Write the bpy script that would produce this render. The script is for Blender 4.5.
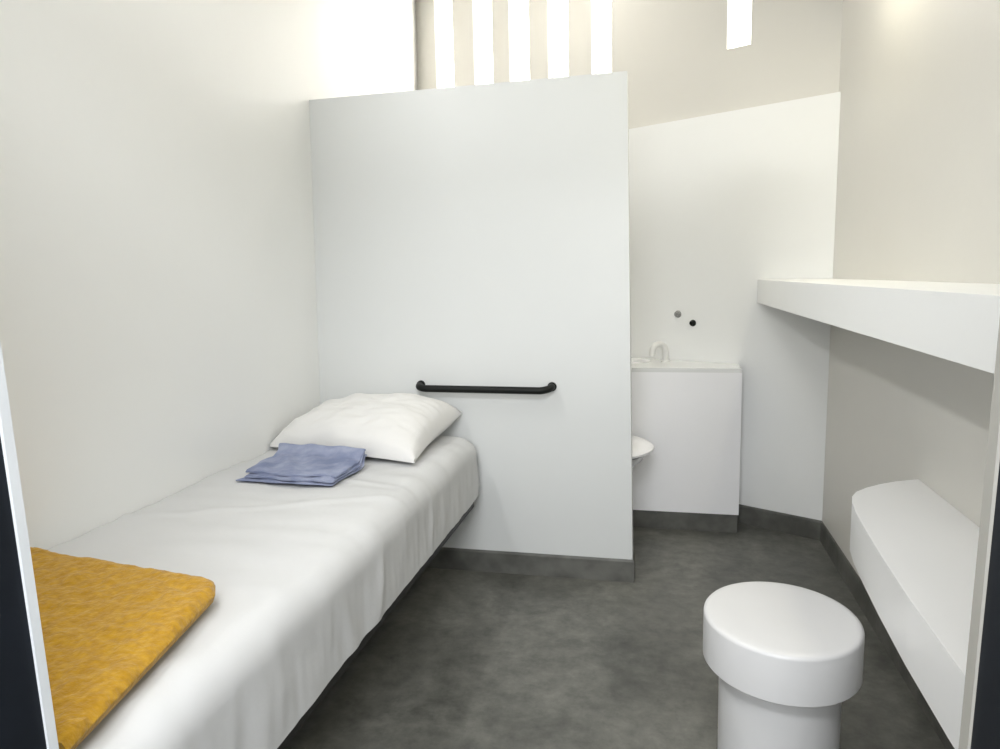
import bpy, bmesh, math, random
from mathutils import Vector, Matrix, noise

random.seed(7)
for o in list(bpy.data.objects):
    bpy.data.objects.remove(o)
SC = bpy.context.scene
COL = SC.collection

# ---------------------------------------------------------------- camera
cam_d = bpy.data.cameras.new('camera')
cam = bpy.data.objects.new('camera', cam_d)
COL.objects.link(cam)
_r = Vector((0.97547, 0.21896, -0.02267))
_u = Vector((-0.00866, 0.14111, 0.98996))
_b = Vector((0.21996, -0.96548, 0.13954))
cam.matrix_world = Matrix(((_r.x, _u.x, _b.x, 0), (_r.y, _u.y, _b.y, 0), (_r.z, _u.z, _b.z, 1.25), (0, 0, 0, 1)))
cam_d.sensor_fit = 'HORIZONTAL'
cam_d.sensor_width = 36.0
cam_d.lens = 36.0 * 695.6 / 1000.0
cam_d.clip_start = 0.02
SC.camera = cam

# ---------------------------------------------------------------- sky, added lamps, exposure
SC.view_settings.view_transform = 'Standard'
SC.view_settings.look = 'None'
SC.view_settings.gamma = 1.0
SC.view_settings.use_curve_mapping = False
SC.view_settings.exposure = 0.46
SKY = 7.0
world = bpy.data.worlds.new('overcast_sky')
SC.world = world
world.use_nodes = True
bg = world.node_tree.nodes['Background']
bg.inputs['Color'].default_value = (1.0, 0.96, 0.89, 1)
bg.inputs['Strength'].default_value = SKY


def area_light(name, loc, rot, sx, sy, power, color=(1, 1, 1), spread=180):
    d = bpy.data.lights.new(name, 'AREA')
    d.shape = 'RECTANGLE'; d.size = sx; d.size_y = sy
    d.energy = power; d.color = color; d.spread = math.radians(spread)
    o = bpy.data.objects.new(name, d)
    COL.objects.link(o)
    o.location = loc; o.rotation_euler = rot
    return o


CEIL = 3.12
area_light('added_shelf_shadow_light', (-1.33, 1.45, 2.50), (0, math.radians(-62), 0), 0.10, 1.1, 12.5, (1.0, 1.0, 0.99))  # added unseen light that throws the shadow under the shelf
area_light('added_corridor_fill', (-0.15, -1.44, 1.75), (math.radians(90), 0, 0), 1.1, 1.2, 30, (0.96, 0.98, 1.0))  # added fill from behind the camera; no window is modelled
area_light('added_corridor_top_fill', (0.0, -0.40, 2.45), (math.radians(38), 0, 0), 1.1, 0.3, 31, (0.97, 0.985, 1.0))  # added overhead fill through the doorway, without a fitting
area_light('added_washing_corner_fill', (-0.72, 3.50, CEIL - 0.09), (0, 0, 0), 0.55, 0.2, 4.0, (1.0, 0.95, 0.86))  # added unseen light to brighten the washing corner and left wall
area_light('added_right_glow_light', (0.685, 2.50, 2.395), (0, math.radians(28), 0), 0.07, 0.30, 4.0, (1.0, 0.93, 0.70))  # added unseen light for the glow high on the right wall

# ---------------------------------------------------------------- materials


def mat(name, color, rough=0.5, spec=0.5, coat=0.0, var=0.0, var_scale=3.0, bump=0.0, bump_scale=20.0,
        color2=None, detail=4.0, sheen=0.0):
    m = bpy.data.materials.new(name)
    m.use_nodes = True
    nt = m.node_tree
    b = nt.nodes['Principled BSDF']
    b.inputs['Base Color'].default_value = (*color, 1)
    b.inputs['Roughness'].default_value = rough
    b.inputs['Specular IOR Level'].default_value = spec
    if coat:
        b.inputs['Coat Weight'].default_value = coat
        b.inputs['Coat Roughness'].default_value = 0.2
    if sheen:
        b.inputs['Sheen Weight'].default_value = sheen
    tc = nt.nodes.new('ShaderNodeTexCoord')
    if var or color2:
        n = nt.nodes.new('ShaderNodeTexNoise')
        n.inputs['Scale'].default_value = var_scale
        n.inputs['Detail'].default_value = detail
        nt.links.new(tc.outputs['Object'], n.inputs['Vector'])
        r = nt.nodes.new('ShaderNodeValToRGB')
        c2 = color2 if color2 else tuple(c * (1 - var) for c in color)
        r.color_ramp.elements[0].position = 0.36
        r.color_ramp.elements[1].position = 0.66
        r.color_ramp.elements[0].color = (*c2, 1)
        r.color_ramp.elements[1].color = (*color, 1)
        nt.links.new(n.outputs['Fac'], r.inputs['Fac'])
        nt.links.new(r.outputs['Color'], b.inputs['Base Color'])
    if bump:
        n2 = nt.nodes.new('ShaderNodeTexNoise')
        n2.inputs['Scale'].default_value = bump_scale
        n2.inputs['Detail'].default_value = 5.0
        nt.links.new(tc.outputs['Object'], n2.inputs['Vector'])
        bp = nt.nodes.new('ShaderNodeBump')
        bp.inputs['Strength'].default_value = 1.0
        bp.inputs['Distance'].default_value = bump
        nt.links.new(n2.outputs['Fac'], bp.inputs['Height'])
        nt.links.new(bp.outputs['Normal'], b.inputs['Normal'])
    return m


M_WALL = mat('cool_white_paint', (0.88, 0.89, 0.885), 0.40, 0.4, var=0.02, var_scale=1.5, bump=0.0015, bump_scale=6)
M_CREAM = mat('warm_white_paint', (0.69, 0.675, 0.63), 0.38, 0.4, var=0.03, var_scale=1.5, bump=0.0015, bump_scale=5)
M_PART = mat('partition_paint', (0.70, 0.715, 0.71), 0.38, 0.4, var=0.02, var_scale=1.2, bump=0.0012, bump_scale=5)
M_GLOSS = mat('gloss_white_paint', (0.93, 0.93, 0.95), 0.28, 0.5, var=0.02, var_scale=2, bump=0.001, bump_scale=8)
M_CEIL = mat('ceiling_paint', (0.80, 0.79, 0.76), 0.6, 0.3)
M_STOOL = mat('white_concrete_paint', (0.66, 0.66, 0.665), 0.33, 0.5, var=0.02, var_scale=6, bump=0.0008, bump_scale=25)
M_BASE = mat('dark_grey_screed', (0.150, 0.150, 0.137), 0.45, 0.4, color2=(0.085, 0.086, 0.077), var_scale=9, detail=8, bump=0.001, bump_scale=40)
M_DESK = mat('desk_gloss_paint', (0.91, 0.91, 0.91), 0.3, 0.5, var=0.01, var_scale=5)
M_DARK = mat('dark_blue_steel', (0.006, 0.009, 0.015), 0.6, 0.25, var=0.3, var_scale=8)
M_EDGE = mat('pale_steel_edge', (0.72, 0.75, 0.78), 0.35, 0.5, var=0.04, var_scale=10)  # frame edge coloured pale as if lit by the room; also lamp housings
M_EDGE2 = mat('beige_steel_edge', (0.40, 0.39, 0.355), 0.5, 0.3, var=0.04, var_scale=10)
M_BLACK = mat('black_plastic', (0.006, 0.007, 0.006), 0.5, 0.25, var=0.2, var_scale=30)
M_BEDSTEEL = mat('black_bed_steel', (0.016, 0.016, 0.015), 0.5, 0.4, var=0.2, var_scale=20)
M_SHEET = mat('white_cotton', (0.60, 0.605, 0.61), 0.85, 0.2, var=0.02, var_scale=5, bump=0.002, bump_scale=14)
M_PILLOW = mat('white_pillowcase', (0.73, 0.725, 0.715), 0.85, 0.2, var=0.02, var_scale=8, bump=0.002, bump_scale=22)
M_MATT = mat('grey_mattress_cover', (0.35, 0.35, 0.36), 0.7, 0.3, var=0.1, var_scale=10)
M_BLUE = mat('blue_cotton', (0.32, 0.35, 0.47), 0.9, 0.2, color2=(0.19, 0.22, 0.34), var_scale=16, bump=0.003, bump_scale=45)
M_ORANGE = mat('orange_wool', (0.52, 0.295, 0.022), 0.95, 0.15, color2=(0.40, 0.21, 0.012), var_scale=75, detail=9, bump=0.005, bump_scale=90, sheen=0.2)
M_CHROME = mat('dull_white_metal', (0.78, 0.78, 0.76), 0.3, 0.5, var=0.05, var_scale=20)
M_GREYB = mat('grey_button_metal', (0.33, 0.33, 0.32), 0.35, 0.5, var=0.1, var_scale=60)
M_CORR = mat('corridor_paint', (0.55, 0.56, 0.57), 0.6, 0.3, var=0.05, var_scale=2)
M_WATER = mat('basin_glaze', (0.80, 0.81, 0.81), 0.15, 0.5, var=0.02, var_scale=4)

# floor: burnished grey screed, blotchy and finely streaked
m = bpy.data.materials.new('polished_grey_screed'); m.use_nodes = True
nt = m.node_tree; B = nt.nodes['Principled BSDF']
tc = nt.nodes.new('ShaderNodeTexCoord')
n1 = nt.nodes.new('ShaderNodeTexNoise'); n1.inputs['Scale'].default_value = 2.6; n1.inputs['Detail'].default_value = 8; n1.inputs['Roughness'].default_value = 0.65; n1.inputs['Distortion'].default_value = 0.5
n2 = nt.nodes.new('ShaderNodeTexNoise'); n2.inputs['Scale'].default_value = 15; n2.inputs['Detail'].default_value = 9; n2.inputs['Roughness'].default_value = 0.7
nt.links.new(tc.outputs['Object'], n1.inputs['Vector']); nt.links.new(tc.outputs['Object'], n2.inputs['Vector'])
r1 = nt.nodes.new('ShaderNodeValToRGB')
e = r1.color_ramp.elements
e[0].position = 0.30; e[0].color = (0.072, 0.073, 0.065, 1)
e[1].position = 0.72; e[1].color = (0.19, 0.19, 0.171, 1)
nt.links.new(n1.outputs['Fac'], r1.inputs['Fac'])
r2 = nt.nodes.new('ShaderNodeValToRGB')
e = r2.color_ramp.elements
e[0].position = 0.30; e[0].color = (0.62, 0.62, 0.62, 1)
e[1].position = 0.70; e[1].color = (1.28, 1.28, 1.26, 1)
nt.links.new(n2.outputs['Fac'], r2.inputs['Fac'])
mx = nt.nodes.new('ShaderNodeMix'); mx.data_type = 'RGBA'; mx.blend_type = 'MULTIPLY'; mx.inputs['Factor'].default_value = 1
nt.links.new(r1.outputs['Color'], mx.inputs['A']); nt.links.new(r2.outputs['Color'], mx.inputs['B'])
nt.links.new(mx.outputs['Result'], B.inputs['Base Color'])
mr = nt.nodes.new('ShaderNodeMapRange'); mr.inputs['To Min'].default_value = 0.34; mr.inputs['To Max'].default_value = 0.55
nt.links.new(n1.outputs['Fac'], mr.inputs['Value']); nt.links.new(mr.outputs['Result'], B.inputs['Roughness'])
bp = nt.nodes.new('ShaderNodeBump'); bp.inputs['Distance'].default_value = 0.0012
nt.links.new(n2.outputs['Fac'], bp.inputs['Height']); nt.links.new(bp.outputs['Normal'], B.inputs['Normal'])
M_FLOOR = m

# clear glazing
m = bpy.data.materials.new('clear_glazing'); m.use_nodes = True
nt = m.node_tree
for n in list(nt.nodes):
    nt.nodes.remove(n)
out = nt.nodes.new('ShaderNodeOutputMaterial'); mixs = nt.nodes.new('ShaderNodeMixShader')
tr = nt.nodes.new('ShaderNodeBsdfTransparent'); gl = nt.nodes.new('ShaderNodeBsdfGlossy')
gl.inputs['Roughness'].default_value = 0.05; mixs.inputs[0].default_value = 0.06
nt.links.new(tr.outputs[0], mixs.inputs[1]); nt.links.new(gl.outputs[0], mixs.inputs[2]); nt.links.new(mixs.outputs[0], out.inputs[0])
M_GLASS = m

m = bpy.data.materials.new('added_lamp_diffuser'); m.use_nodes = True  # glow used only on the added lamp fittings
m.node_tree.nodes['Principled BSDF'].inputs['Base Color'].default_value = (0.9, 0.9, 0.85, 1)
m.node_tree.nodes['Principled BSDF'].inputs['Emission Color'].default_value = (1, 0.96, 0.85, 1)
m.node_tree.nodes['Principled BSDF'].inputs['Emission Strength'].default_value = 1.5
M_LIT = m

# ---------------------------------------------------------------- mesh helpers


def obj(name, bm, material, parent=None, smooth=False, origin=None):
    me = bpy.data.meshes.new(name)
    bmesh.ops.recalc_face_normals(bm, faces=bm.faces)
    if origin is not None:
        bmesh.ops.translate(bm, verts=bm.verts, vec=-Vector(origin))
    bm.to_mesh(me); bm.free()
    me.materials.append(material)
    if smooth:
        me.polygons.foreach_set('use_smooth', [True] * len(me.polygons))
        me.set_sharp_from_angle(angle=math.radians(38))
    o = bpy.data.objects.new(name, me)
    COL.objects.link(o)
    if parent is not None:
        o.parent = parent
        if origin is not None:
            o.location = Vector(origin) - parent.location
        else:
            o.location = -parent.location
    elif origin is not None:
        o.location = origin
    return o


def thing(name, label, cat, loc=(0, 0, 0), group=None):
    o = bpy.data.objects.new(name, None)
    COL.objects.link(o)
    o.location = loc; o.empty_display_size = 0.1
    return tag(o, label, cat, group)


def tag(o, label, cat, group=None):
    o['label'] = label; o['category'] = cat
    if group:
        o['group'] = group
    return o


def struct(name, bm, m, **k):
    o = obj(name, bm, m, **k)
    o['kind'] = 'structure'
    return o


def hexa(bm, pts):
    """pts: four bottom corners then the four above them"""
    v = [bm.verts.new(p) for p in pts]
    fs = []
    for f in ((0, 3, 2, 1), (4, 5, 6, 7), (0, 1, 5, 4), (1, 2, 6, 5), (2, 3, 7, 6), (3, 0, 4, 7)):
        fs.append(bm.faces.new([v[i] for i in f]))
    return v, fs


def box(bm, x0, x1, y0, y1, z0, z1):
    return hexa(bm, [(x0, y0, z0), (x1, y0, z0), (x1, y1, z0), (x0, y1, z0), (x0, y0, z1), (x1, y0, z1), (x1, y1, z1), (x0, y1, z1)])


def bevel_all(bm, w, seg=3, min_angle=0.5):
    es = [e for e in bm.edges if len(e.link_faces) == 2 and e.calc_face_angle(0) > min_angle]
    bmesh.ops.bevel(bm, geom=es, offset=w, segments=seg, affect='EDGES', profile=0.5)


def prism(bm, poly, z0, z1):
    lo = [bm.verts.new((x, y, z0)) for x, y in poly]
    hi = [bm.verts.new((x, y, z1)) for x, y in poly]
    n = len(poly)
    bm.faces.new(lo[::-1]); bm.faces.new(hi)
    for i in range(n):
        bm.faces.new((lo[i], lo[(i + 1) % n], hi[(i + 1) % n], hi[i]))


def lathe(bm, prof, cx, cy, n=64, sx=1.0, sy=1.0):
    rings = []
    for r, z in prof:
        if r < 1e-6:
            rings.append([bm.verts.new((cx, cy, z))])
        else:
            rings.append([bm.verts.new((cx + sx * r * math.cos(2 * math.pi * i / n), cy + sy * r * math.sin(2 * math.pi * i / n), z)) for i in range(n)])
    for a, b in zip(rings, rings[1:]):
        for i in range(n):
            j = (i + 1) % n
            if len(a) == 1:
                bm.faces.new((a[0], b[j], b[i]))
            elif len(b) == 1:
                bm.faces.new((a[i], a[j], b[0]))
            else:
                bm.faces.new((a[i], a[j], b[j], b[i]))


def tube(bm, pts, r, n=14):
    pts = [Vector(p) for p in pts]
    rings = []
    prev = None
    for i, p in enumerate(pts):
        t = (pts[min(i + 1, len(pts) - 1)] - pts[max(i - 1, 0)]).normalized()
        if prev is None:
            a = t.orthogonal().normalized()
        else:
            a = (prev - t * prev.dot(t)).normalized()
        prev = a
        b = t.cross(a)
        rings.append([bm.verts.new(p + a * r * math.cos(2 * math.pi * k / n) + b * r * math.sin(2 * math.pi * k / n)) for k in range(n)])
    for a, b in zip(rings, rings[1:]):
        for k in range(n):
            bm.faces.new((a[k], a[(k + 1) % n], b[(k + 1) % n], b[k]))
    bm.faces.new(rings[0][::-1]); bm.faces.new(rings[-1])


def closed_grid(bm, top, bot):
    """join two equal grids (lists of rows) of points into one closed shell"""
    T = [[bm.verts.new(p) for p in row] for row in top]
    Bm = [[bm.verts.new(p) for p in row] for row in bot]
    nr, nc = len(T), len(T[0])
    for i in range(nr - 1):
        for j in range(nc - 1):
            bm.faces.new((T[i][j], T[i + 1][j], T[i + 1][j + 1], T[i][j + 1]))
            bm.faces.new((Bm[i][j], Bm[i][j + 1], Bm[i + 1][j + 1], Bm[i + 1][j]))
    rim = [(0, j) for j in range(nc)] + [(i, nc - 1) for i in range(1, nr)] + [(nr - 1, j) for j in range(nc - 2, -1, -1)] + [(i, 0) for i in range(nr - 2, 0, -1)]
    for k in range(len(rim)):
        a, b = rim[k], rim[(k + 1) % len(rim)]
        bm.faces.new((T[a[0]][a[1]], T[b[0]][b[1]], Bm[b[0]][b[1]], Bm[a[0]][a[1]]))


def sstep(a, b, x):
    t = max(0.0, min(1.0, (x - a) / (b - a)))
    return t * t * (3 - 2 * t)


def nz(x, y, z=0.0, s=1.0):
    return noise.noise(Vector((x * s, y * s, z * s)))


# ---------------------------------------------------------------- setting
XR = 0.753                        # right wall
YC = 3.345                        # far end of the right wall
SK = 0.538                        # the far wall runs off at an angle
YP = 2.749                        # face of the partition
YF = 0.672                         # inner face of the door wall
HB = 0.095                        # height of the screed skirting
ZL = 1.996                        # top of the thick lower far wall
def bw(x): return YC + SK * (XR - x)
def xl(z): return -1.452 + 0.0235 * z   # left wall, a hair out of plumb

bm = bmesh.new(); box(bm, -1.9, 1.2, -1.6, 5.0, -0.1, 0.0)
struct('floor', bm, M_FLOOR)
bm = bmesh.new(); box(bm, -1.9, 1.2, -1.6, 5.0, CEIL, CEIL + 0.1)
struct('ceiling', bm, M_CEIL)

bm = bmesh.new()
rows = []
for z in (0, CEIL):
    rows.append([bm.verts.new(p) for p in ((-1.65, YF - 0.12, z), (xl(z), YF - 0.12, z), (xl(z), YP + 0.10, z), (xl(z) - .022, 3.3, z), (xl(z) - .07, 3.8, z), (xl(z) - .135, 4.3, z), (xl(z) - 0.20, 4.75, z), (-1.85, 4.75, z))])
bm.faces.new(rows[0][::-1]); bm.faces.new(rows[1])
for k in range(8):
    bm.faces.new((rows[0][k], rows[0][(k + 1) % 8], rows[1][(k + 1) % 8], rows[1][k]))
struct('wall_left', bm, M_WALL)
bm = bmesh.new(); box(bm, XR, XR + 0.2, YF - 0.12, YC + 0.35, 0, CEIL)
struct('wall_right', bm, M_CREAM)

# far wall: upper part with tall slots
N = Vector((SK, 1, 0)).normalized()        # points outwards
def far(x, off, z):
    return (x + N.x * off, bw(x) + N.y * off, z)
def slab(bm, x0, x1, o0, o1, z0, z1):
    hexa(bm, [far(x0, o0, z0), far(x1, o0, z0), far(x1, o1, z0), far(x0, o1, z0), far(x0, o0, z1), far(x1, o0, z1), far(x1, o1, z1), far(x0, o1, z1)])
SLOTS = [(-1.425, -1.285), (-1.130, -0.995), (-0.880, -0.748), (-0.630, -0.506), (-0.372, -0.262), (0.295, 0.395)]
TB = 0.028                                  # set-back of the upper wall
WT = 0.055
SILL, HEAD = 2.285, 3.02
bm = bmesh.new()
slab(bm, -1.68, 0.80, TB, TB + WT, 1.90, SILL)
slab(bm, -1.68, 0.80, TB, TB + WT, HEAD, CEIL)
xs = [-1.68] + [v for s in SLOTS for v in s] + [0.80]
for a, b in zip(xs[0::2], xs[1::2]):
    slab(bm, a, b, TB, TB + WT, SILL, HEAD)
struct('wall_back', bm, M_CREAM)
bm = bmesh.new(); slab(bm, -1.66, 0.795, 0.0, 0.16, 0.0, ZL)
bevel_all(bm, 0.006, 2)
struct('wall_back_lower', bm, M_WALL)
for i, (a, b) in enumerate(SLOTS):
    bm = bmesh.new(); slab(bm, a + 0.001, b - 0.001, TB + WT - 0.018, TB + WT - 0.012, SILL + .001, HEAD - .001)
    struct('window_%d' % (i + 1), bm, M_GLASS)

# partition screening the washing corner
bm = bmesh.new()
hexa(bm, [(-1.46, YP, 0), (-0.089, YP, 0), (-0.089, YP + 0.10, 0), (-1.46, YP + 0.10, 0),
          (-1.42, YP, 1.986), (-0.117, YP, 1.993), (-0.117, YP + 0.10, 1.993), (-1.42, YP + 0.10, 1.986)])
bevel_all(bm, 0.006, 3)
struct('wall_partition', bm, M_PART)

# skirting of dark screed, slightly proud of each wall, splayed at the foot
def skirt(name, p, q, nrm, h=HB, t=0.006, foot=0.009):
    bm = bmesh.new()
    p, q, nrm = Vector((*p, 0)), Vector((*q, 0)), Vector((*nrm, 0)).normalized()
    prof = [(0, 0), (t + .001, 0), (t, h * .5), (t, h * .9), (t * .5, h), (0, h)]
    A = [bm.verts.new(p + nrm * a + Vector((0, 0, z))) for a, z in prof]
    Bq = [bm.verts.new(q + nrm * a + Vector((0, 0, z))) for a, z in prof]
    n = len(prof)
    for i in range(n):
        bm.faces.new((A[i], A[(i + 1) % n], Bq[(i + 1) % n], Bq[i]))
    bm.faces.new(A[::-1]); bm.faces.new(Bq)
    return struct(name, bm, M_BASE)
skirt('baseboard_partition', (-1.45, YP), (-0.083, YP), (0, -1))
skirt('baseboard_partition_end', (-0.0895, YP - .005), (-0.0895, YP + 0.1), (1, 0))
skirt('baseboard_right', (XR, YF), (XR, YC + .01), (-1, 0))
skirt('baseboard_back', (XR, bw(XR)), (0.40, bw(0.40)), (-SK, -1))
skirt('baseboard_left', (-1.452, YF), (-1.452, YP), (1, 0))

# door wall and the dark steel door frame the camera looks past
JL, JR = -0.737, 0.2805
bm = bmesh.new()
box(bm, -1.65, JL - 0.03, YF - 0.12, YF, 0, CEIL)
box(bm, JR + 0.03, XR + 0.2, YF - 0.12, YF, 0, CEIL)
box(bm, JL - 0.03, JR + 0.03, YF - 0.12, YF, 2.16, CEIL)
struct('wall_front', bm, M_WALL)

def frame_strip(name, x_top, x_bot, side, y0, y1, w, m, parent=None):
    bm = bmesh.new()
    s = -side * w
    def xx(z): return x_bot + (x_top - x_bot) * (z - 0.68) / 0.4
    a0, a1 = (xx(0), xx(0) - s) if True else None, None
    x0b, x0t = xx(0), xx(2.13)
    xs = sorted([(x0b, x0t), (x0b + side * w, x0t + side * w)])
    (b0, t0), (b1, t1) = xs
    hexa(bm, [(b0, y0, 0), (b1, y0, 0), (b1, y1, 0), (b0, y1, 0), (t0, y0, 2.13), (t1, y0, 2.13), (t1, y1, 2.13), (t0, y1, 2.13)])
    bevel_all(bm, 0.002, 2)
    return obj(name, bm, m, parent)
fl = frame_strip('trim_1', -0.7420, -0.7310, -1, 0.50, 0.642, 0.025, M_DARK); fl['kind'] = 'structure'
e1 = frame_strip('edge_strip', -0.7375, -0.7275, -1, 0.642, 0.655, 0.022, M_EDGE, fl)  # pale colour stands in for room light caught on the frame's edge
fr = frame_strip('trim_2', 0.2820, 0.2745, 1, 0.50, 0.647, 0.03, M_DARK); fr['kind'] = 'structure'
e2 = frame_strip('edge_strip', 0.2790, 0.2725, 1, 0.647, 0.664, 0.03, M_EDGE2, fr)
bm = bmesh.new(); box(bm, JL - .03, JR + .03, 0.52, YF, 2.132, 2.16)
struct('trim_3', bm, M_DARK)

# the corridor behind the viewer
bm = bmesh.new(); box(bm, -1.7, 1.2, -1.6, -1.5, 0, CEIL); struct('wall_corridor', bm, M_CORR)
bm = bmesh.new(); box(bm, -1.7, -1.6, -1.6, YF - .12, 0, CEIL); struct('wall_corridor_left', bm, M_CORR)
bm = bmesh.new(); box(bm, 1.1, 1.2, -1.6, YF - .12, 0, CEIL); struct('wall_corridor_right', bm, M_CORR)

# ---------------------------------------------------------------- added lamps, all out of view (fittings)
t = thing('added_wall_lamp', 'added long slim lamp fitting, out of view, high on the left wall above the bunk', 'light', (xl(2.5), 1.45, 2.5))  # made-up fitting around the shelf-shadow light
bm = bmesh.new(); box(bm, xl(2.5) - .002, -1.355, 0.85, 2.05, 2.44, 2.56); bevel_all(bm, .008, 2); obj('housing', bm, M_EDGE, t)
bm = bmesh.new(); box(bm, -1.355, -1.347, 0.87, 2.03, 2.45, 2.55); bevel_all(bm, .003, 2); obj('diffuser', bm, M_LIT, t)
t = thing('added_ceiling_light', 'added slim ceiling light fitting, out of view, over the washing corner', 'light', (-0.72, 3.50, CEIL))  # made-up fitting around the washing corner fill
bm = bmesh.new(); box(bm, -1.02, -0.42, 3.39, 3.61, CEIL - 0.06, CEIL - 0.001); bevel_all(bm, .008, 2); obj('housing', bm, M_EDGE, t)
bm = bmesh.new(); box(bm, -1.00, -0.44, 3.405, 3.595, CEIL - 0.072, CEIL - 0.06); bevel_all(bm, .005, 2); obj('diffuser', bm, M_LIT, t)
t = thing('added_bulkhead_lamp', 'added small bulkhead lamp, out of view, high on the right wall above the shelf', 'light', (XR, 2.50, 2.45))  # made-up fitting around the right wall glow light
bm = bmesh.new(); box(bm, XR - .09, XR, 2.32, 2.68, 2.42, 2.52); bevel_all(bm, .012, 3); obj('housing', bm, M_EDGE, t)
bm = bmesh.new(); box(bm, XR - .085, XR - .01, 2.34, 2.66, 2.412, 2.42); obj('diffuser', bm, M_LIT, t)

# ---------------------------------------------------------------- bed
YB0, YB1 = 0.68, YP - 0.012
XB = -0.706
ZT, ZH = 0.614, 0.364
bed = thing('bed', 'fixed bunk with black steel edge along the left wall, under the white sheet', 'bed', (-1.1, 1.8, 0))
bm = bmesh.new(); box(bm, -1.448, -1.13, YB0 + .05, YB1 - .02, 0, 0.345); bevel_all(bm, .006, 2); obj('base', bm, M_BASE, bed)
bm = bmesh.new(); box(bm, -1.440, XB - 0.055, YB0, YB1 - .004, 0.345, 0.40); obj('slab', bm, M_WALL, bed)
bm = bmesh.new(); box(bm, XB - 0.055, XB - 0.010, YB0, YB1 - .12, 0.331, 0.40); bevel_all(bm, .003, 2); obj('steel_edge', bm, M_BEDSTEEL, bed)
bm = bmesh.new(); box(bm, -1.434, XB - 0.055, YB0 + .02, YB1 - .03, 0.40, ZT - 0.045); bevel_all(bm, .03, 4); obj('mattress', bm, M_MATT, bed, smooth=True)

def sheet_pt(u, y):
    """u in 0..1 across: wall, over the top, round the edge, down the side"""
    xw = -1.436
    R = 0.075
    Ltop = (XB - R) - xw
    Larc = R * math.pi / 2
    # the hem wanders and lifts at the far end
    hem = ZH + 0.004 * nz(y, 0, 3, 3.0) + 0.002 * math.sin(y * 9)
    hem += 0.02 * sstep(YB1 - 0.16, YB1, y)
    Lside = (ZT - R) - hem
    L = Ltop + Larc + Lside
    s = u * L
    if s < Ltop:
        x, z, nx, nzz = xw + s, ZT, 0, 1
        d = 0.0
    elif s < Ltop + Larc:
        a = (s - Ltop) / R
        x, z, nx, nzz = XB - R + R * math.sin(a), ZT - R + R * math.cos(a), math.sin(a), math.cos(a)
        d = 0.2 * a / 1.57
    else:
        x, z, nx, nzz = XB, ZT - R - (s - Ltop - Larc), 1, 0
        d = 0.2 + 0.8 * (s - Ltop - Larc) / Lside
    # far end of the mattress rounds off
    end = sstep(YB1 - 0.10, YB1, y)
    if nx > 0: x -= 0.035 * end * nx * (1 - 0.6 * d)
    z -= 0.040 * end * nzz
    # folds: soft hanging ones on the side, faint tucks on top
    w = 0.007 * nz(y * 1.0, z * 0.5, 1.3, 7.0) + 0.007 * nz(y, z * .3, 8.1, 16.0) + 0.004 * nz(y, z * .3, 2.1, 34.0)
    w += 0.009 * math.exp(-((y - 1.62 - (z - .45) * 0.25) / 0.022) ** 2)
    w += 0.007 * math.exp(-((y - 1.42 + (z - .45) * 0.5) / 0.03) ** 2)
    w += 0.008 * math.exp(-((y - 2.05 - (z - .45) * 0.1) / 0.018) ** 2)
    side = (d ** 0.8) * (1 - 0.6 * max(0, (d - .6) / .4)) * w
    sag = 0.012 * (nz(x, y, 0.4, 2.5)) + 0.004 * nz(x, y * 1.5, 4.0, 9.0) + 0.005 * nz(x * 1.0, y * 2.2, 2.0, 5.0)
    sag += 0.004 * math.exp(-((y - 1.75 - 0.4 * (x + 1)) / 0.02) ** 2) + 0.004 * math.exp(-((y - 2.0 + 0.2 * (x + 1)) / 0.018) ** 2)
    off = side + (1 - d) * sag * nzz
    return Vector((x + nx * off, y, z + nzz * off)), Vector((nx, 0, nzz))
bm = bmesh.new()
top, bot = [], []
NU, NV = 80, 230
for j in range(NV):
    y = YB0 + (YB1 - YB0) * j / (NV - 1)
    rt, rb = [], []
    for i in range(NU):
        p, n = sheet_pt(i / (NU - 1), y)
        rt.append(p); rb.append(p - n * 0.008)
    top.append(rt); bot.append(rb)
closed_grid(bm, top, bot)
tag(obj('bed_sheet', bm, M_SHEET, smooth=True, origin=(-1.1, 1.8, ZT)), 'white cotton sheet spread over the bunk with its edge hanging down', 'sheet')

def topz(x, y):
    p, n = sheet_pt(max(0, min(.99, (x + 1.436) / ((XB - .075 + 1.436) + .118 + .2))), y)
    return p.z

# pillow: a plump bag between four corners
def bilerp(c, u, v):
    a = Vector(c[0]).lerp(Vector(c[1]), u); b = Vector(c[3]).lerp(Vector(c[2]), u)
    return a.lerp(b, v)
PC = [(-1.43, 2.32, 0.0), (-0.800, 2.17, 0.0), (-0.785, 2.715, .060), (-1.42, 2.725, .02)]
bm = bmesh.new(); top, bot = [], []
n = 46
for j in range(n):
    v = j / (n - 1); rt, rb = [], []
    for i in range(n):
        u = i / (n - 1)
        p = bilerp(PC, u, v)
        ctr = bilerp(PC, .5, .5)
        # sides pull in between the corners
        du = abs(2 * u - 1); dv = abs(2 * v - 1)
        pull = 0.045 * ((1 - du ** 2) * dv ** 6 + (1 - dv ** 2) * du ** 6)
        p = p + (ctr - p) * pull / 0.5 * 0.6
        h = ((1 - du ** 2.6) * (1 - dv ** 2.6)) ** 0.46
        wr = 0.012 * nz(p.x, p.y, 5, 9) + 0.009 * nz(p.x, p.y * 2, 1, 17)
        edge = 1 - min(1, h * 1.2)
        zt = ZT + p.z + 0.026 + (0.105 + 0.035 * v) * h + wr * (0.3 + h) * .9
        zb = ZT + p.z * (1 - h) + 0.016 - 0.010 * h
        rt.append((p.x, p.y, max(zt, zb + .004))); rb.append((p.x, p.y, zb))
    top.append(rt); bot.append(rb)
closed_grid(bm, top, bot)
tag(obj('pillow', bm, M_PILLOW, smooth=True, origin=(-1.1, 2.5, ZT)), 'plump white pillow at the head of the bunk against the partition', 'pillow')

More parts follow.
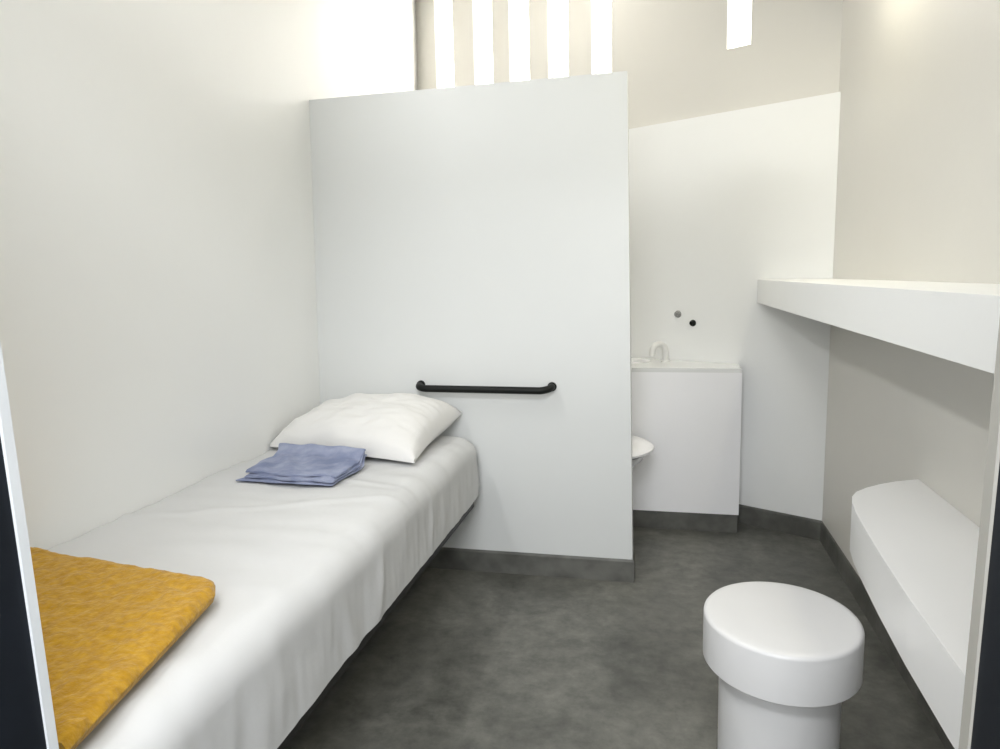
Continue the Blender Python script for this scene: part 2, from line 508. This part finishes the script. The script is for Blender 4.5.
# folded blue garment: layers of cloth with a loose ruffled near edge
GC = [(-1.285, 1.905, 0), (-0.965, 1.90, 0), (-0.960, 2.175, 0), (-1.325, 2.235, 0)]
garment = thing('folded_garment', 'folded pale blue cotton garment lying in front of the pillow', 'clothing', (-1.15, 2.08, ZT + .015))
for k in range(3):
    bm = bmesh.new(); top, bot = [], []
    n = 34
    shr = 0.02 * k
    for j in range(n):
        v = shr + (1 - 2 * shr) * j / (n - 1); rt, rb = [], []
        for i in range(n):
            u = shr + (1 - 2 * shr) * i / (n - 1)
            p = bilerp(GC, u, v)
            p.x += 0.014 * nz(p.x, p.y, k * 4.1, 12) + 0.005 * nz(p.x, p.y, k, 30)
            p.y += 0.018 * nz(p.x, p.y, k * 7.7 + 9, 11)
            if k == 2: p.y += 0.015 * (1 - v); p.x += 0.02 * (u - .7)
            # a corner of the garment trails off to a point at the near left
            if k == 0: p += Vector((-0.02, 0.0, 0)) * (1 - u) ** 4 * (1 - v) ** 4
            du = abs(2 * u - 1); dv = abs(2 * v - 1)
            e = (1 - du ** 10) * (1 - dv ** 10)
            z0 = ZT + 0.011 + 0.009 * k
            wv = 0.004 * nz(p.x, p.y, 3 + k, 24) + 0.003 * math.sin(p.x * 60 + p.y * 38 + k)
            # leans up on the pillow at its far edge
            lean = 0.026 * sstep(0.72, 1.0, v)
            rt.append((p.x, p.y, z0 + lean + 0.003 + (0.006 + wv) * e)); rb.append((p.x, p.y, z0 + lean + wv * e * .3))
        top.append(rt); bot.append(rb)
    closed_grid(bm, top, bot)
    obj('cloth_fold', bm, M_BLUE, garment, smooth=True)

# orange blanket: a thick folded quilt with a rounded edge
BC = [(-0.748, 0.685, 0), (-0.845, 1.175, 0), (-1.428, 1.262, 0), (-1.428, 0.685, 0)]
bm = bmesh.new(); top, bot = [], []
n = 90
for j in range(n):
    v = j / (n - 1); rt, rb = [], []
    for i in range(n):
        u = i / (n - 1)
        # u: from near right corner to far right corner; v: towards the wall
        a = Vector(BC[0]).lerp(Vector(BC[1]), u); b = Vector(BC[3]).lerp(Vector(BC[2]), u)
        p = a.lerp(b, v)
        eu = 1 - u; ev = v
        # round the far right corner
        if u > .9 and v < .1:
            k = ((u - .9) / .1) * ((.1 - v) / .1)
            p += (Vector((-1.15, 1.0, 0)) - p) * 0.055 * k
        p.y += 0.006 * nz(p.x, 1, 2, 6) * u
        d = min(eu * 0.42, ev * 0.6)
        r = 0.024
        prof = math.sqrt(max(0, 1 - (1 - min(1, d / r)) ** 2))
        h = 0.036 + 0.008 * nz(p.x, p.y, 3, 5) + 0.005 * nz(p.x, p.y, 8, 30) + 0.003 * nz(p.x, p.y, 1, 70)
        zc = ZT + 0.012 + 0.022
        rt.append((p.x, p.y, zc + (h - .022) * prof + 0.001)); rb.append((p.x, p.y, zc - 0.022 * prof))
    top.append(rt); bot.append(rb)
closed_grid(bm, top, bot)
tag(obj('blanket', bm, M_ORANGE, smooth=True, origin=(-1.1, 1.0, ZT)), 'thick orange wool blanket folded over the foot of the bunk', 'blanket')

# ---------------------------------------------------------------- grab bar
gb = thing('grab_bar', 'black horizontal grab bar fixed to the partition above the bunk', 'grab bar', (-0.68, YP, 0.80))
bm = bmesh.new()
xa, xb_, za, zb_ = -0.968, -0.412, 0.800, 0.797
pts = []
yo = YP - 0.058
for k in range(7):
    a = k / 6 * math.pi / 2
    pts.append((xa + 0.04 - 0.04 * math.cos(a), YP - 0.018 - 0.040 * math.sin(a), za + 0.006 * (1 - k / 6)))
for k in range(1, 8):
    pts.append((xa + 0.04 + (xb_ - xa - 0.08) * k / 8, yo, za + (zb_ - za) * k / 8))
for k in range(7):
    a = (6 - k) / 6 * math.pi / 2
    pts.append((xb_ - 0.04 + 0.04 * math.cos(a), YP - 0.018 - 0.040 * math.sin(a), zb_ + 0.008 * (k / 6)))
pts = [(pts[0][0], YP - 0.004, pts[0][2])] + pts + [(pts[-1][0], YP - 0.004, pts[-1][2])]
tube(bm, pts, 0.0145, 18)
obj('rail', bm, M_BLACK, gb, smooth=True)
for x, z in ((xa, za + .006), (xb_, zb_ + .008)):
    bm = bmesh.new()
    bmesh.ops.create_cone(bm, cap_ends=True, segments=28, radius1=0.019, radius2=0.018, depth=0.008, matrix=Matrix.Translation((x, YP - 0.004, z)) @ Matrix.Rotation(math.pi / 2, 4, 'X'))
    obj('mounting_flange', bm, M_BLACK, gb)

# ---------------------------------------------------------------- upper shelf and desk ledge (cast slabs)
XS = 0.461
bm = bmesh.new()
prism(bm, [(XS, YF + .002), (XR - .001, YF + .002), (XR - .001, bw(XR) - .002), (XS, bw(XS) - .002)], 1.0993, 1.2079)
bevel_all(bm, 0.008, 3)
tag(obj('wall_shelf', bm, M_WALL, origin=(0.6, 2.0, 1.15)), 'long white concrete shelf high on the right wall, above the desk ledge', 'shelf')

bm = bmesh.new()
poly = [(XR - .001, YF + .002), (0.459, YF + .002), (0.461, 1.15), (0.466, 1.37), (0.476, 1.57), (0.488, 1.743), (0.498, 1.86)]
for x, y in [(0.510, 1.945), (0.524, 2.0), (0.546, 2.045), (0.584, 2.090), (0.63, 2.130), (0.681, 2.165), (XR - .001, 2.198)]:
    poly.append((x, y))
prism(bm, poly, 0.500, 0.633)
bevel_all(bm, 0.010, 3)
tag(obj('desk_ledge', bm, M_DESK, origin=(0.6, 1.5, 0.57)), 'low white concrete desk ledge with rounded end below the shelf', 'desk')

# ---------------------------------------------------------------- stool
SX, SY, SR = 0.2835, 1.61, 0.171
st = thing('stool', 'round white concrete stool with thick seat in front of the desk ledge', 'stool', (SX, SY, 0))
bm = bmesh.new()
r = SR
lathe(bm, [(0, 0.352), (r - .004, 0.352), (r, 0.356), (r, 0.4545), (r - .001, 0.459), (r - .004, 0.4625), (r - .009, 0.4645), (r - .02, 0.4655), (r * .5, 0.466), (0, 0.466)], SX, SY, 96, 1.0, 1.08)
obj('seat', bm, M_STOOL, st, smooth=True)
bm = bmesh.new()
lathe(bm, [(0, 0.0), (r * .77, 0.0), (r * .78, 0.349), (r * .76, 0.352), (0, 0.352)], SX, SY, 80, 1.0, 1.06)
o = obj('pedestal', bm, M_STOOL, st, smooth=True)
for ob_ in (o,):
    for p in ob_.data.polygons:
        if abs(p.normal.z) > .9: p.use_smooth = False

# ---------------------------------------------------------------- washing corner
ZU, XU, HU = 3.375, 0.388, 0.800
XU0 = -0.62
unit = thing('washbasin_unit', 'boxed white washbasin unit standing behind the partition', 'sink', (-0.1, ZU, 0))
def wedge(bm, x0, x1, y0, z0, z1, back=0.002):
    hexa(bm, [(x0, y0, z0), (x1, y0, z0), (x1, bw(x1) - back, z0), (x0, bw(x0) - back, z0), (x0, y0, z1), (x1, y0, z1), (x1, bw(x1) - back, z1), (x0, bw(x0) - back, z1)])
bm = bmesh.new(); wedge(bm, XU0, XU, ZU, HB - .004, HU - 0.02); bevel_all(bm, .005, 2); obj('cabinet_body', bm, M_GLOSS, unit)
bm = bmesh.new(); wedge(bm, XU0, XU - .004, ZU + .006, 0, HB - .004); obj('plinth', bm, M_BASE, unit)
# top slab with a bowl pressed into it
bm = bmesh.new()
cx_, cy_, rx_, ry_ = -0.20, 3.66, 0.17, 0.13
n = 48
x0, x1 = XU0, XU
def edge_pt(a):
    # walk the rim of the slab by angle round the bowl
    dx, dy = math.cos(a), math.sin(a)
    best = 9
    if dx > 1e-6: best = min(best, (x1 - cx_) / dx)
    if dx < -1e-6: best = min(best, (x0 - cx_) / dx)
    if dy < -1e-6: best = min(best, (ZU - cy_) / dy)
    den = dy + SK * dx
    if den > 1e-6: best = min(best, (YC - .002 + SK * (XR - cx_) - cy_) / den)
    return cx_ + dx * best, cy_ + dy * best
angs = sorted([2 * math.pi * i / n for i in range(n)] + [math.atan2(yy - cy_, xx_ - cx_) % (2 * math.pi) for xx_, yy in
        [(x0, ZU), (x1, ZU), (x1, bw(x1) - .002), (x0, bw(x0) - .002)]])
rings = []
rings.append([(*edge_pt(a), HU - .02) for a in angs])
rings.append([(*edge_pt(a), HU) for a in angs])
for s, z in ((1.0, HU), (.97, HU - .006), (.9, HU - .05), (.7, HU - .10), (.4, HU - .13), (.12, HU - .14)):
    rings.append([(cx_ + rx_ * s * math.cos(a), cy_ + ry_ * s * math.sin(a), z) for a in angs])
R_ = [[bm.verts.new(p) for p in r_] for r_ in rings]
for a, b in zip(R_, R_[1:]):
    for i in range(len(angs)):
        j = (i + 1) % len(angs)
        bm.faces.new((a[i], a[j], b[j], b[i]))
bm.faces.new(R_[-1])
obj('basin_top', bm, M_WATER, unit)
# arched spout on the deck
bm = bmesh.new()
sx_, sy_, sz_ = 0.009, 3.60, HU
pts = [(sx_ + 0.032, sy_ + .02, sz_ - .002), (sx_ + .032, sy_ + .02, sz_ + .055)]
for k in range(1, 9):
    a = k / 9 * math.pi
    pts.append((sx_ + .032 * math.cos(a), sy_ + .02 * math.cos(a), sz_ + .058 + .034 * math.sin(a)))
pts += [(sx_ - .032, sy_ - .02, sz_ + .052), (sx_ - .033, sy_ - .022, sz_ + .034)]
tube(bm, pts, 0.016, 16)
sp = obj('spout', bm, M_CHROME, unit, smooth=True)
bm = bmesh.new(); lathe(bm, [(0, HU), (.024, HU), (.022, HU + .008), (.014, HU + .012), (0, HU + .012)], sx_ + .032, sy_ + .02, 24)
obj('collar', bm, M_CHROME, sp)
for c in list(sp.children):
    c.location = (0, 0, 0)

# push buttons on the far wall
def button(x, z, r, m, label):
    bm = bmesh.new()
    c = Vector(far(x, 0, z))
    rot = N.to_track_quat('Z', 'Y').to_matrix().to_4x4()
    bmesh.ops.create_cone(bm, cap_ends=True, segments=28, radius1=r * .8, radius2=r, depth=0.012, matrix=Matrix.Translation(c - N * 0.006) @ rot)
    bmesh.ops.create_cone(bm, cap_ends=True, segments=24, radius1=r * .5, radius2=r * .6, depth=0.010, matrix=Matrix.Translation(c - N * 0.016) @ rot)
    return tag(obj('push_button', bm, m, origin=c), label, 'button')
button(0.103, 1.038, 0.019, M_GREYB, 'small grey push button on the wall above the washbasin, upper left of the pair')
button(0.176, 0.994, 0.017, M_BLACK, 'small black push button on the wall above the washbasin, lower right of the pair')

# toilet bowl, nearly all of it behind the partition
TX, TY, TZ = -0.240, 3.12, 0.455
toilet = thing('toilet', 'white toilet bowl just showing past the edge of the partition', 'toilet', (TX, TY, 0))
bm = bmesh.new()
lathe(bm, [(0.0, 0.0), (.12, 0.0), (.115, .03), (.095, .12), (.11, .24), (.135, .40), (.180, TZ - .035), (.20, TZ), (.17, TZ), (.15, TZ - .06), (.09, TZ - .16), (0, TZ - .19)], TX, TY, 56, 1.0, 1.1)
obj('bowl', bm, M_WATER, toilet, smooth=True)
bm = bmesh.new()
lathe(bm, [(.13, TZ + .003), (.205, TZ + .003), (.228, TZ + .012), (.230, TZ + .022), (.218, TZ + .03), (.15, TZ + .03), (.13, TZ + .022), (.13, TZ + .003)], TX, TY, 56, 1.0, 1.02)
obj('seat', bm, M_GLOSS, toilet, smooth=True)
